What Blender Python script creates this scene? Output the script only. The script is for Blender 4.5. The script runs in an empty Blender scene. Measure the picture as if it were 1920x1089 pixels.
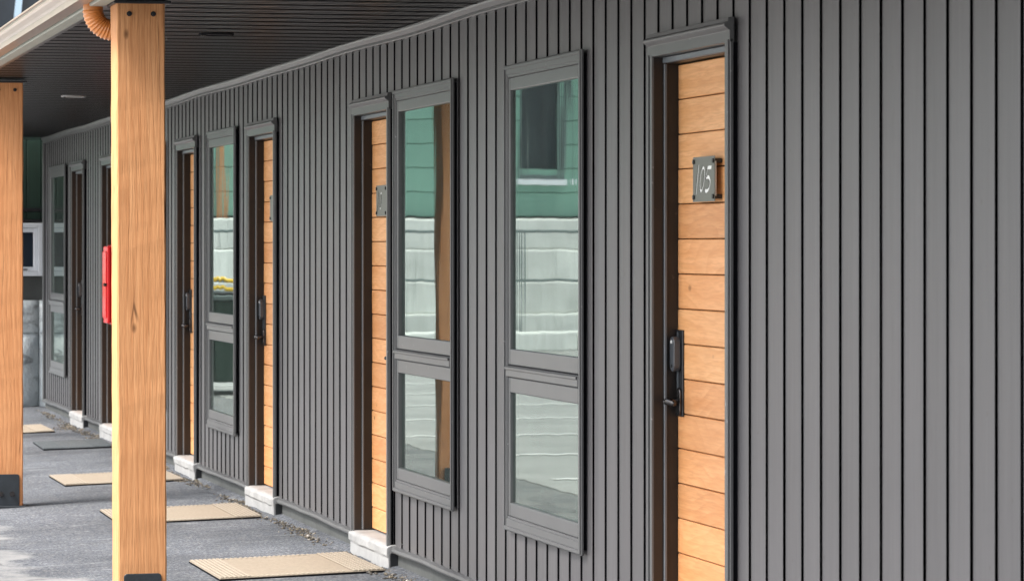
import bpy, bmesh, math, random
from mathutils import Vector, Matrix
random.seed(7)
sc = bpy.context.scene
C = sc.collection
R = math.radians

# ------------------------------------------------------------------ camera, sky, sun, exposure
# world frame: the motel wall lies in the plane x = 0 and runs along +y; outdoors is -x
CAM_D, CAM_H, YAW = 3.279, 1.53, 13.396
cam = bpy.data.cameras.new('camera')
cam.sensor_width = 36.0
cam.lens = 6500 * 36.0 / 1920
cam.shift_y = -80.5 / 1920
cam.clip_start, cam.clip_end = 0.1, 2000
cam.dof.use_dof = True; cam.dof.focus_distance = 15.0; cam.dof.aperture_fstop = 11.0
co = bpy.data.objects.new('camera', cam)
co.location = (-CAM_D, 0, CAM_H)
co.rotation_euler = (R(90), 0, R(-YAW))
C.objects.link(co)
sc.camera = co

SUN_EL, SUN_AZ = 54.0, 189.0      # azimuth: direction TO the sun, degrees counter-clockwise from +x
w = bpy.data.worlds.new('World'); sc.world = w; w.use_nodes = True
nt = w.node_tree; bg = nt.nodes['Background']
sky = nt.nodes.new('ShaderNodeTexSky'); sky.sky_type = 'NISHITA'; sky.sun_disc = False
sky.sun_elevation = R(SUN_EL); sky.sun_rotation = R(90 - SUN_AZ)
sky.air_density = 1.0; sky.dust_density = 3.0; sky.ozone_density = 1.0
hs = nt.nodes.new('ShaderNodeHueSaturation'); hs.inputs['Saturation'].default_value = 0.35
nt.links.new(sky.outputs[0], hs.inputs['Color']); nt.links.new(hs.outputs[0], bg.inputs['Color'])
bg.inputs['Strength'].default_value = 0.14
sl = bpy.data.lights.new('sun', 'SUN'); sl.energy = 2.5; sl.angle = R(20); sl.color = (1.0, 0.95, 0.88)
so = bpy.data.objects.new('sun', sl); C.objects.link(so)
sd = Vector((math.cos(R(SUN_AZ)) * math.cos(R(SUN_EL)), math.sin(R(SUN_AZ)) * math.cos(R(SUN_EL)), math.sin(R(SUN_EL))))
so.rotation_euler = sd.to_track_quat('Z', 'Y').to_euler()
so.location = (-8, 10, 14)
vs = sc.view_settings
vs.view_transform = 'Standard'; vs.look = 'None'; vs.gamma = 1.0; vs.exposure = 1.85; vs.use_curve_mapping = False

# ------------------------------------------------------------------ materials
def new_mat(name):
    m = bpy.data.materials.new(name); m.use_nodes = True
    return m, m.node_tree, m.node_tree.nodes['Principled BSDF']
def N(t, kind, **kw):
    n = t.nodes.new(kind)
    for k, v in kw.items():
        if k in n.inputs: n.inputs[k].default_value = v
        else: setattr(n, k, v)
    return n
def ramp(t, fac, stops):
    r = t.nodes.new('ShaderNodeValToRGB'); e = r.color_ramp.elements
    while len(e) < len(stops): e.new(0.5)
    for q, (p, c) in zip(e, stops):
        q.position = p; q.color = (c[0], c[1], c[2], 1) if not isinstance(c, float) else (c, c, c, 1)
    t.links.new(fac, r.inputs[0]); return r.outputs[0]
def mixc(t, fac, a, b, mode='MIX'):
    m = t.nodes.new('ShaderNodeMix'); m.data_type = 'RGBA'; m.blend_type = mode
    for sock, v in ((m.inputs[0], fac), (m.inputs[6], a), (m.inputs[7], b)):
        if hasattr(v, 'links') or hasattr(v, 'node'): t.links.new(v, sock)
        elif isinstance(v, (int, float)): sock.default_value = v
        else: sock.default_value = (v[0], v[1], v[2], 1)
    return m.outputs[2]
def coords(t, scale=(1, 1, 1), rand=0.0, which='Object'):
    tc = N(t, 'ShaderNodeTexCoord'); mp = N(t, 'ShaderNodeMapping')
    mp.inputs['Scale'].default_value = scale
    t.links.new(tc.outputs[which], mp.inputs[0])
    if rand:
        oi = N(t, 'ShaderNodeObjectInfo'); mu = N(t, 'ShaderNodeMath', operation='MULTIPLY'); mu.inputs[1].default_value = rand
        t.links.new(oi.outputs['Random'], mu.inputs[0])
        cb = N(t, 'ShaderNodeCombineXYZ')
        for i in range(3): t.links.new(mu.outputs[0], cb.inputs[i])
        t.links.new(cb.outputs[0], mp.inputs['Location'])
    return mp.outputs[0]
def noise(t, vec, scale, detail=4, rough=0.55, dist=0.0):
    n = N(t, 'ShaderNodeTexNoise'); n.inputs['Scale'].default_value = scale; n.inputs['Detail'].default_value = detail
    n.inputs['Roughness'].default_value = rough; n.inputs['Distortion'].default_value = dist
    t.links.new(vec, n.inputs['Vector']); return n.outputs['Fac']
def bump(t, p, height, strength, dist):
    b = N(t, 'ShaderNodeBump'); b.inputs['Strength'].default_value = strength; b.inputs['Distance'].default_value = dist
    t.links.new(height, b.inputs['Height']); t.links.new(b.outputs[0], p.inputs['Normal']); return b

def paint(name, col, rough=0.5, var=0.12, scale=6.0, grain=None, bstr=0.15, spec=0.5, rnd=0.06, metal=0.0, speck=0.0):
    m, t, p = new_mat(name)
    v = coords(t, grain or (1, 1, 1), rand=3.0)
    n1 = noise(t, v, scale, 5)
    c = ramp(t, n1, [(0.25, tuple(x * (1 - var) for x in col)), (0.75, tuple(x * (1 + var) for x in col))])
    if rnd:
        oi = N(t, 'ShaderNodeObjectInfo')
        g = ramp(t, oi.outputs['Random'], [(0, 1 - rnd), (1, 1.0)])
        c = mixc(t, 1.0, c, g, 'MULTIPLY')
    if speck:
        ns = noise(t, coords(t, (1, 1, 1), rand=5.0), 38, 2, 0.4)
        f = ramp(t, ns, [(0.74, 0.0), (0.77, 1.0)])
        c = mixc(t, f, c, tuple(min(1, x * (1 + speck)) for x in col))
    t.links.new(c, p.inputs['Base Color'])
    p.inputs['Roughness'].default_value = rough; p.inputs['Metallic'].default_value = metal
    p.inputs['Specular IOR Level'].default_value = spec
    if bstr: bump(t, p, noise(t, v, scale * 9, 3), bstr, 0.003)
    return m

def wood(name, light, mid, dark, axis, rough=0.6, knots=True, ring=9.0, bs=0.35, warp=0.12, mixw=0.5, checks=False, st_a=0.07, st_w=0.30, st_f=0.02):
    """sawn softwood: growth rings cut lengthwise, pores, knots; axis = direction of the grain"""
    m, t, p = new_mat(name)
    st = [1.0, 1.0, 1.0]; st['xyz'.index(axis)] = st_a
    v = coords(t, tuple(st), rand=9.0)
    big = noise(t, v, 3.0, 3, 0.5)
    w_ = N(t, 'ShaderNodeTexNoise'); w_.inputs['Scale'].default_value = 3.2; w_.inputs['Detail'].default_value = 1.5
    sw = [1.0, 1.0, 1.0]; sw['xyz'.index(axis)] = st_w
    t.links.new(coords(t, tuple(sw), rand=9.0), w_.inputs['Vector'])
    mv = N(t, 'ShaderNodeVectorMath', operation='MULTIPLY_ADD'); mv.inputs[1].default_value = (warp, warp, warp)
    t.links.new(w_.outputs['Color'], mv.inputs[0]); t.links.new(v, mv.inputs[2])
    wv = N(t, 'ShaderNodeTexWave', wave_type='RINGS', rings_direction=axis.upper(), wave_profile='SAW')
    wv.inputs['Scale'].default_value = ring; wv.inputs['Distortion'].default_value = 1.6; wv.inputs['Detail'].default_value = 2
    wv.inputs['Detail Scale'].default_value = 1.2
    t.links.new(mv.outputs[0], wv.inputs['Vector'])
    c = ramp(t, wv.outputs['Fac'], [(0.0, light), (0.55, mid), (0.93, dark), (1.0, light)])
    c2 = ramp(t, big, [(0.3, mid), (0.7, light)])
    c = mixc(t, mixw, c, c2)
    sf = [1.0, 1.0, 1.0]; sf['xyz'.index(axis)] = st_f
    vf = coords(t, tuple(sf), rand=5.0)
    fine = noise(t, vf, 160, 3, 0.6)
    c = mixc(t, ramp(t, fine, [(0.38, 0.42), (0.58, 0.0)]), c, tuple(x * 0.75 for x in dark))
    med = noise(t, vf, 34, 4, 0.6)
    c = mixc(t, ramp(t, med, [(0.40, 0.40), (0.56, 0.0)]), c, dark)
    c = mixc(t, ramp(t, med, [(0.56, 0.0), (0.72, 0.35)]), c, light)
    blotch = noise(t, coords(t, (1, 1, 1), rand=4.0), 4.5, 3)
    c = mixc(t, ramp(t, blotch, [(0.35, 0.45), (0.65, 0.0)]), c, tuple(x * 0.9 for x in mid))
    if knots:
        sk = [1.0, 1.0, 1.0]; sk['xyz'.index(axis)] = 0.5
        vo = N(t, 'ShaderNodeTexVoronoi'); vo.inputs['Scale'].default_value = 6.5
        t.links.new(coords(t, tuple(sk), rand=7.0), vo.inputs['Vector'])
        k = ramp(t, vo.outputs['Distance'], [(0.02, 0.9), (0.055, 0.5), (0.085, 0.0)])
        sepc = N(t, 'ShaderNodeSeparateColor'); t.links.new(vo.outputs['Color'], sepc.inputs[0])
        kk = N(t, 'ShaderNodeMath', operation='MULTIPLY'); t.links.new(k, kk.inputs[0])
        t.links.new(ramp(t, sepc.outputs[0], [(0.45, 0.0), (0.5, 1.0)]), kk.inputs[1]); k = kk.outputs[0]
        c = mixc(t, k, c, tuple(x * 0.35 for x in dark))
    if checks:                              # drying checks: long thin splits
        ce = N(t, 'ShaderNodeTexVoronoi', feature='DISTANCE_TO_EDGE'); ce.inputs['Scale'].default_value = 9.0
        cm = N(t, 'ShaderNodeVectorMath', operation='MULTIPLY_ADD'); cm.inputs[1].default_value = (0.03, 0.03, 0.03)
        t.links.new(w_.outputs['Color'], cm.inputs[0]); t.links.new(coords(t, (1, 1, 0.06), rand=11.0), cm.inputs[2]); t.links.new(cm.outputs[0], ce.inputs['Vector'])
        cx = N(t, 'ShaderNodeMath', operation='MULTIPLY'); t.links.new(ramp(t, ce.outputs['Distance'], [(0.004, 0.9), (0.014, 0.0)]), cx.inputs[0])
        t.links.new(ramp(t, noise(t, coords(t, (3, 3, 0.9), rand=2.0), 3.0, 2), [(0.55, 0.0), (0.63, 0.9)]), cx.inputs[1])
        c = mixc(t, cx.outputs[0], c, tuple(x * 0.25 for x in dark))
    oi = N(t, 'ShaderNodeObjectInfo')
    g = ramp(t, oi.outputs['Random'], [(0, (0.84, 0.77, 0.72)), (0.35, (1.0, 0.94, 0.90)), (0.6, (0.95, 0.95, 0.93)), (1, (1.0, 1.0, 1.0))])
    c = mixc(t, 1.0, c, g, 'MULTIPLY')
    t.links.new(c, p.inputs['Base Color'])
    p.inputs['Roughness'].default_value = rough; p.inputs['Specular IOR Level'].default_value = 0.3
    ad = N(t, 'ShaderNodeMath', operation='ADD')
    t.links.new(fine, ad.inputs[0]); t.links.new(wv.outputs['Fac'], ad.inputs[1])
    bump(t, p, ad.outputs[0], bs, 0.002)
    return m

M = {}
def siding_mat():
    m, t, p = new_mat('siding_paint')
    col = (0.093, 0.0895, 0.0935)
    v = coords(t, (1, 3, 0.12), rand=3.0)
    c = ramp(t, noise(t, v, 9.0, 5), [(0.25, tuple(x * 0.9 for x in col)), (0.75, tuple(x * 1.1 for x in col))])
    oi = N(t, 'ShaderNodeObjectInfo')
    c = mixc(t, 1.0, c, ramp(t, oi.outputs['Random'], [(0, 0.86), (1, 1.03)]), 'MULTIPLY')
    ns = noise(t, coords(t, (1, 1, 1), rand=5.0), 30, 2, 0.3)
    c = mixc(t, ramp(t, ns, [(0.76, 0.0), (0.79, 0.6)]), c, (0.06, 0.055, 0.05))
    t.links.new(c, p.inputs['Base Color'])
    p.inputs['Roughness'].default_value = 0.42; p.inputs['Specular IOR Level'].default_value = 0.45
    # very faint embossed grain plus slow oil-canning
    h1 = noise(t, coords(t, (1, 6, 140), rand=3.0, ), 2.0, 2)
    h2 = noise(t, coords(t, (1, 4, 0.8), rand=6.0), 3.0, 2)
    a = N(t, 'ShaderNodeMath', operation='MULTIPLY_ADD'); a.inputs[1].default_value = 0.08
    t.links.new(h1, a.inputs[0]); t.links.new(h2, a.inputs[2])
    bump(t, p, a.outputs[0], 0.35, 0.004)
    return m
M['siding'] = siding_mat()
M['membrane'] = paint('black_membrane', (0.006, 0.006, 0.008), 0.9, bstr=0, spec=0.1, rnd=0)
M['trim'] = paint('trim_paint', (0.086, 0.087, 0.089), 0.34, 0.08, 5, bstr=0.05, rnd=0.04, speck=1.2)
M['jamb'] = paint('jamb_brown', (0.0105, 0.0078, 0.007), 0.38, 0.15, 5, bstr=0.04, speck=2.5)
M['strip'] = paint('weather_strip', (0.11, 0.125, 0.14), 0.4, 0.05, 5, bstr=0)
M['black'] = paint('black_metal', (0.012, 0.013, 0.015), 0.35, 0.2, 14, bstr=0.05, rnd=0)
M['bracket'] = paint('powder_coat', (0.018, 0.024, 0.030), 0.5, 0.25, 16, bstr=0.3, rnd=0.1, speck=3.0)
M['chrome'] = paint('dark_nickel', (0.075, 0.07, 0.07), 0.25, 0.15, 14, bstr=0, rnd=0, metal=0.9)
M['keypad'] = paint('keypad_grey', (0.05, 0.055, 0.063), 0.35, 0.1, 14, bstr=0.03, rnd=0)
M['sign'] = paint('sign_bronze', (0.105, 0.108, 0.09), 0.4, 0.06, 9, grain=(1, 0.3, 6), bstr=0.05, rnd=0.02, metal=0.0)
M['signw'] = paint('sign_white', (0.82, 0.82, 0.80), 0.4, 0.03, 9, bstr=0, rnd=0)
M['door'] = wood('door_cedar', (0.80, 0.445, 0.215), (0.74, 0.375, 0.16), (0.60, 0.255, 0.085), 'y', 0.45, True, 9, 0.10, 0.22, 0.58, False, 0.16, 0.65, 0.06)
M['post'] = wood('post_fir', (0.66, 0.345, 0.165), (0.58, 0.275, 0.12), (0.40, 0.16, 0.058), 'z', 0.72, True, 17, 1.0, 0.06, 0.52, True, 0.07, 0.35, 0.05)
def white_mat():
    m, t, p = new_mat('white_concrete')
    v = coords(t, (1, 1, 1), rand=3.0)
    c = ramp(t, noise(t, v, 7, 5), [(0.3, (0.235, 0.235, 0.233)), (0.7, (0.32, 0.32, 0.318))])
    c = mixc(t, ramp(t, noise(t, v, 26, 5, 0.65), [(0.60, 0.0), (0.74, 0.6)]), c, (0.20, 0.195, 0.18))
    c = mixc(t, ramp(t, noise(t, coords(t, (1, 1, 2.5), rand=6.0), 11, 4, 0.6), [(0.62, 0.0), (0.67, 0.7)]), c, (0.27, 0.265, 0.25))
    t.links.new(c, p.inputs['Base Color']); p.inputs['Roughness'].default_value = 0.75
    bump(t, p, noise(t, v, 60, 4), 0.6, 0.004)
    return m
M['white'] = white_mat()
M['pvc'] = paint('white_vinyl', (0.74, 0.76, 0.80), 0.4, 0.03, 7, bstr=0)
M['found'] = paint('foundation_paint', (0.060, 0.063, 0.060), 0.7, 0.25, 5, bstr=0.6, rnd=0.1)
M['soffit'] = paint('soffit_metal', (0.050, 0.047, 0.048), 0.30, 0.10, 4, bstr=0.02, rnd=0.05, spec=0.35)
M['gutter'] = paint('gutter_beige', (0.28, 0.205, 0.165), 0.28, 0.10, 4, bstr=0.08, rnd=0, speck=0.8)
M['fascia'] = paint('fascia_pale', (0.30, 0.31, 0.27), 0.5, 0.08, 4, bstr=0.05, rnd=0)
M['roof'] = paint('roof_shingle', (0.05, 0.05, 0.052), 0.9, 0.3, 20, bstr=0.4)
M['copper'] = paint('copper_paint', (0.52, 0.19, 0.045), 0.3, 0.12, 6, bstr=0.03, rnd=0)
M['red'] = paint('red_enamel', (0.80, 0.004, 0.008), 0.25, 0.05, 6, bstr=0.03, rnd=0)
M['curtain'] = paint('curtain', (0.45, 0.47, 0.43), 0.9, 0.1, 6, bstr=0.1, rnd=0)
M['room'] = paint('room_dark', (0.020, 0.024, 0.022), 0.9, 0.1, 3, bstr=0, rnd=0)
M['lens'] = paint('light_lens', (0.26, 0.26, 0.26), 0.4, 0.03, 6, bstr=0, rnd=0)
M['green'] = paint('green_cladding', (0.175, 0.33, 0.265), 0.6, 0.08, 3, grain=(0.3, 1, 1), bstr=0.1, rnd=0.10)
M['greendk'] = paint('green_panel', (0.008, 0.030, 0.019), 0.75, 0.25, 5, grain=(6, 1, 0.15), bstr=0.2, rnd=0.1)
M['paleblock'] = paint('block_paint', (0.76, 0.77, 0.73), 0.8, 0.22, 3.5, grain=(1.2, 1, 0.5), bstr=0.6, rnd=0.12)
M['yellow'] = paint('yellow_paint', (0.75, 0.48, 0.02), 0.45, 0.08, 6, bstr=0, rnd=0)
M['rail'] = paint('rail_grey', (0.09, 0.12, 0.12), 0.5, 0.1, 6, bstr=0, rnd=0)
M['slate'] = paint('slate_glass', (0.018, 0.024, 0.034), 0.12, 0.2, 3, bstr=0, rnd=0)
M['paleblue'] = paint('pale_blue_trim', (0.42, 0.54, 0.64), 0.4, 0.08, 3, bstr=0, rnd=0)
M['line'] = paint('road_paint', (0.72, 0.72, 0.70), 0.7, 0.2, 10, bstr=0.2, rnd=0)
M['lot'] = paint('lot_sunlit', (0.27, 0.27, 0.26), 0.85, 0.22, 1.3, bstr=0.4, rnd=0)  # paleness stands in for sunlit ground
M['mat'] = paint('mat_beige', (0.235, 0.20, 0.158), 0.95, 0.13, 60, bstr=0.8, spec=0.1, rnd=0.08)
M['matrib'] = paint('mat_ribs', (0.27, 0.235, 0.19), 0.95, 0.10, 60, bstr=0.6, spec=0.1, rnd=0.05)
M['grooveshade'] = paint('mat_groove_shade', (0.145, 0.118, 0.09), 0.95, 0.2, 60, bstr=0.5, spec=0.1)  # darker brown paints the shade between the ribs
M['matdk'] = paint('mat_charcoal', (0.075, 0.084, 0.09), 0.95, 0.3, 60, bstr=0.8, spec=0.1)

def bluewash_mat():      # old whitewashed rubble wall with dirt and cracks
    m, t, p = new_mat('whitewash')
    v = coords(t, (1, 1, 1), rand=2.0)
    c = ramp(t, noise(t, v, 5, 6), [(0.3, (0.52, 0.57, 0.59)), (0.7, (0.76, 0.79, 0.79))])
    dirt = noise(t, coords(t, (1, 1, 2), rand=3.0), 4.3, 5, 0.6, 0.8)
    c = mixc(t, ramp(t, dirt, [(0.58, 0.0), (0.72, 0.75)]), c, (0.16, 0.165, 0.165))
    t.links.new(c, p.inputs['Base Color']); p.inputs['Roughness'].default_value = 0.85
    bump(t, p, noise(t, v, 22, 5), 0.9, 0.02)
    return m
M['wash'] = bluewash_mat()

def glass_mat():
    m, t, p = new_mat('window_glass')
    t.nodes.remove(p)
    out = t.nodes['Material Output']
    v = coords(t, (1, 1.6, 0.8), rand=6.0)
    n1 = noise(t, v, 2.2, 1.0, 0.3)
    n2 = noise(t, coords(t, (1, 7, 0.15), rand=3.0), 5.0, 1, 0.4)
    ad = N(t, 'ShaderNodeMath', operation='MULTIPLY_ADD'); ad.inputs[1].default_value = 0.05
    t.links.new(n2, ad.inputs[0]); t.links.new(n1, ad.inputs[2])
    b = N(t, 'ShaderNodeBump'); b.inputs['Strength'].default_value = 0.05; b.inputs['Distance'].default_value = 0.012
    t.links.new(ad.outputs[0], b.inputs['Height'])
    gl = N(t, 'ShaderNodeBsdfGlossy'); gl.inputs['Roughness'].default_value = 0.018; gl.inputs['Color'].default_value = (0.86, 0.97, 0.93, 1)
    t.links.new(b.outputs[0], gl.inputs['Normal'])
    tr = N(t, 'ShaderNodeBsdfTransparent'); tr.inputs['Color'].default_value = (0.62, 0.74, 0.69, 1)
    fr = N(t, 'ShaderNodeFresnel'); fr.inputs['IOR'].default_value = 3.0      # coated double glazing
    mx = N(t, 'ShaderNodeMixShader')
    t.links.new(fr.outputs[0], mx.inputs[0]); t.links.new(tr.outputs[0], mx.inputs[1]); t.links.new(gl.outputs[0], mx.inputs[2])
    df = N(t, 'ShaderNodeBsdfDiffuse'); df.inputs['Color'].default_value = (0.55, 0.62, 0.58, 1)      # dusty haze mixed in to veil the reflections
    m2 = N(t, 'ShaderNodeMixShader')
    t.links.new(ramp(t, noise(t, coords(t, (1, 5, 0.8), rand=2.0), 4.0, 4), [(0.3, 0.012), (0.7, 0.045)]), m2.inputs[0])
    t.links.new(mx.outputs[0], m2.inputs[1]); t.links.new(df.outputs[0], m2.inputs[2])
    t.links.new(m2.outputs[0], out.inputs['Surface'])
    return m
M['glass'] = glass_mat()

def asphalt_mat():
    m, t, p = new_mat('asphalt')
    v = coords(t)
    fine = noise(t, v, 75, 4, 0.75)
    vo = N(t, 'ShaderNodeTexVoronoi'); vo.inputs['Scale'].default_value = 70; t.links.new(v, vo.inputs['Vector'])
    c = ramp(t, fine, [(0.34, (0.024, 0.027, 0.034)), (0.50, (0.064, 0.071, 0.085)), (0.66, (0.19, 0.195, 0.205))])
    st = ramp(t, vo.outputs['Color'], [(0.72, 0.0), (0.9, 0.55)])
    c = mixc(t, st, c, (0.20, 0.195, 0.185))
    big = noise(t, v, 0.9, 5, 0.6)
    c = mixc(t, 1.0, c, ramp(t, big, [(0.3, 0.62), (0.7, 1.22)]), 'MULTIPLY')
    streak = noise(t, coords(t, (0.6, 3.2, 1)), 2.6, 5, 0.65, 0.4)
    c = mixc(t, ramp(t, streak, [(0.58, 0.0), (0.72, 0.40)]), c, (0.24, 0.245, 0.25))
    c = mixc(t, ramp(t, noise(t, coords(t, (1, 1.6, 1)), 1.6, 6, 0.65, 0.6), [(0.57, 0.0), (0.66, 0.5)]), c, (0.04, 0.043, 0.05))
    c = mixc(t, ramp(t, noise(t, coords(t, (0.8, 2.6, 1)), 5.5, 5, 0.6), [(0.66, 0.0), (0.71, 0.55)]), c, (0.27, 0.27, 0.27))
    # dust-washed open lot beyond the walkway, its edge eaten unevenly, with a crack along it
    sp = N(t, 'ShaderNodeSeparateXYZ'); t.links.new(v, sp.inputs[0])
    ed = N(t, 'ShaderNodeMath', operation='MULTIPLY_ADD'); ed.inputs[1].default_value = 1.1
    t.links.new(noise(t, v, 1.7, 5, 0.6), ed.inputs[0]); t.links.new(sp.outputs['X'], ed.inputs[2])
    mr = N(t, 'ShaderNodeMapRange'); mr.inputs['From Min'].default_value = -0.98; mr.inputs['From Max'].default_value = -1.16
    t.links.new(ed.outputs[0], mr.inputs['Value'])
    patch = N(t, 'ShaderNodeMath', operation='MULTIPLY')
    t.links.new(mr.outputs[0], patch.inputs[0]); t.links.new(ramp(t, noise(t, v, 3.0, 5, 0.65), [(0.35, 0.35), (0.6, 0.9)]), patch.inputs[1])
    c = mixc(t, patch.outputs[0], c, (0.20, 0.20, 0.197))
    ck = N(t, 'ShaderNodeTexVoronoi', feature='DISTANCE_TO_EDGE'); ck.inputs['Scale'].default_value = 0.55
    dv = N(t, 'ShaderNodeTexNoise'); dv.inputs['Scale'].default_value = 4; t.links.new(v, dv.inputs['Vector'])
    mv = N(t, 'ShaderNodeVectorMath', operation='MULTIPLY_ADD'); mv.inputs[1].default_value = (0.25, 0.25, 0)
    t.links.new(dv.outputs['Color'], mv.inputs[0]); t.links.new(v, mv.inputs[2]); t.links.new(mv.outputs[0], ck.inputs['Vector'])
    ckm = N(t, 'ShaderNodeMath', operation='MULTIPLY')
    t.links.new(ramp(t, ck.outputs['Distance'], [(0.003, 0.7), (0.009, 0.0)]), ckm.inputs[0]); t.links.new(mr.outputs[0], ckm.inputs[1])
    c = mixc(t, ckm.outputs[0], c, (0.05, 0.05, 0.055))
    t.links.new(c, p.inputs['Base Color'])
    p.inputs['Roughness'].default_value = 0.88; p.inputs['Specular IOR Level'].default_value = 0.25
    bump(t, p, fine, 0.6, 0.004)
    return m
M['asphalt'] = asphalt_mat()

def pebble_mat():
    m, t, p = new_mat('pebbles')
    v = coords(t)
    n = N(t, 'ShaderNodeTexWhiteNoise'); 
    vo = N(t, 'ShaderNodeTexVoronoi'); vo.inputs['Scale'].default_value = 45; t.links.new(v, vo.inputs['Vector'])
    c = ramp(t, vo.outputs['Color'], [(0.2, (0.025, 0.023, 0.022)), (0.5, (0.075, 0.066, 0.055)), (0.8, (0.15, 0.125, 0.09)), (0.97, (0.38, 0.36, 0.34))])
    t.links.new(c, p.inputs['Base Color']); p.inputs['Roughness'].default_value = 0.9
    return m
M['pebble'] = pebble_mat()

# ------------------------------------------------------------------ mesh helpers
class MB:
    def __init__(s): s.v = []; s.f = []
    def box(s, x0, x1, y0, y1, z0, z1):
        b = len(s.v)
        s.v += [(x, y, z) for x in (x0, x1) for y in (y0, y1) for z in (z0, z1)]
        for q in ((0, 1, 3, 2), (4, 6, 7, 5), (0, 4, 5, 1), (2, 3, 7, 6), (0, 2, 6, 4), (1, 5, 7, 3)):
            s.f.append(tuple(b + i for i in q))
        return s
    def prism(s, prof, a0, a1, axis='y', caps=True):
        """prof: closed list of 2-D points; for axis y they are (x, z), for z they are (x, y), for x they are (y, z)"""
        b = len(s.v); n = len(prof)
        for a in (a0, a1):
            for p, q in prof:
                s.v.append({'y': (p, a, q), 'z': (p, q, a), 'x': (a, p, q)}[axis])
        for i in range(n):
            j = (i + 1) % n
            s.f.append((b + i, b + j, b + n + j, b + n + i))
        if caps:
            s.f.append(tuple(b + i for i in range(n - 1, -1, -1))); s.f.append(tuple(b + n + i for i in range(n)))
        return s
    def tube(s, pts, rad, seg=16, caps=True):
        b = len(s.v); n = len(pts); pts = [Vector(p) for p in pts]
        up = Vector((0.1, 0.99, 0.05))
        for i, p in enumerate(pts):
            d = (pts[min(i + 1, n - 1)] - pts[max(i - 1, 0)]).normalized()
            a = d.cross(up).normalized(); c = d.cross(a).normalized()
            r = rad[i] if isinstance(rad, (list, tuple)) else rad
            for k in range(seg):
                t = 2 * math.pi * k / seg
                s.v.append(tuple(p + a * (r * math.cos(t)) + c * (r * math.sin(t))))
        for i in range(n - 1):
            for k in range(seg):
                k2 = (k + 1) % seg
                s.f.append((b + i * seg + k, b + i * seg + k2, b + (i + 1) * seg + k2, b + (i + 1) * seg + k))
        if caps:
            s.f.append(tuple(b + k for k in range(seg - 1, -1, -1))); s.f.append(tuple(b + (n - 1) * seg + k for k in range(seg)))
        return s
    def mesh(s, name, mat, bevel=0.0, segs=1, smooth=False):
        me = bpy.data.meshes.new(name); me.from_pydata(s.v, [], s.f)
        bm = bmesh.new(); bm.from_mesh(me)
        if bevel:
            bmesh.ops.bevel(bm, geom=[e for e in bm.edges], offset=bevel, segments=segs, profile=0.5, affect='EDGES', clamp_overlap=True)
        bmesh.ops.recalc_face_normals(bm, faces=bm.faces)
        bm.to_mesh(me); bm.free()
        if smooth:
            for p in me.polygons: p.use_smooth = True
        me.materials.append(M[mat] if isinstance(mat, str) else mat)
        return me
    def build(s, name, mat, parent=None, bevel=0.0, segs=1, smooth=False, loc=None):
        return put(name, s.mesh(name, mat, bevel, segs, smooth), parent, loc)
def put(name, me, parent=None, loc=None):
    o = bpy.data.objects.new(name, me); C.objects.link(o)
    if parent is not None: o.parent = parent
    if loc is not None: o.location = loc
    return o
def empty(name, loc=(0, 0, 0)):
    o = bpy.data.objects.new(name, None); C.objects.link(o); o.location = loc; o.empty_display_size = 0.2; return o
def tag(o, label=None, cat=None, group=None, kind=None):
    if label: o['label'] = label
    if cat: o['category'] = cat
    if group: o['group'] = group
    if kind: o['kind'] = kind
    return o
def box(name, mat, parent, x0, x1, y0, y1, z0, z1, bevel=0.0, segs=1):
    """a box part whose origin sits at its own centre"""
    cx, cy, cz = (x0 + x1) / 2, (y0 + y1) / 2, (z0 + z1) / 2
    return MB().box(x0 - cx, x1 - cx, y0 - cy, y1 - cy, z0 - cz, z1 - cz).build(name, mat, parent, bevel, segs, loc=(cx, cy, cz))

# ------------------------------------------------------------------ the setting: ground
GROUND_OUT = -0.06
g = MB()
prof = [(80, 0.0), (0.0, 0.0), (-0.7, -0.02), (-1.6, GROUND_OUT), (-400, GROUND_OUT)]
ys = [-200, 500]
for y in ys:
    for x, z in prof: g.v.append((x, y, z))
n = len(prof)
for i in range(n - 1): g.f.append((i, i + 1, n + i + 1, n + i))
ground = tag(g.build('asphalt_ground', 'asphalt'), kind='structure')
def gz(o):      # ground height at distance o out from the wall
    return -0.02 * o / 0.7 if o < 0.7 else (-0.02 - 0.04 * (o - 0.7) / 0.9 if o < 1.6 else GROUND_OUT)
lot = tag(MB().box(-60, -2.3, 2, 53.2, GROUND_OUT - 0.2, GROUND_OUT + 0.004).build('parking_lot', 'lot'), kind='structure')  # pale slab added to brighten the mirrored ground and lift bounce light
# painted parking lines on the open lot
for i in range(9):
    y = 17.5 + i * 2.75
    MB().box(-2.5, 2.5, -0.05, 0.05, 0, 0.002).build('parking_line', 'line', lot, loc=(-5.0, y, GROUND_OUT + 0.008))

# ------------------------------------------------------------------ motel building
SOF = 2.56                      # soffit height
S0, S1 = 4.6, 32.70             # wall extent along y
ZB, ZT = 0.10, SOF              # siding
F = 0.9909                      # casing fronts stand proud of the siding
DOORS = [(10.63, 11.60), (16.17, 17.11), (19.46, 20.45), (22.62, 23.54), (26.98, 27.94), (29.22, 30.18)]
WINDOWS = [(12.53, 13.78), (14.77, 16.06), (20.94, 22.12), (24.22, 25.42), (30.70, 32.04)]
WZ0, WZ1 = 0.38, 2.27
DZ0, DZ1 = 0.12, 2.265
OPEN = sorted([(a, b, DZ0 - 0.2, DZ1, 'd') for a, b in DOORS] + [(a, b, WZ0, WZ1, 'w') for a, b in WINDOWS])

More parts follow.
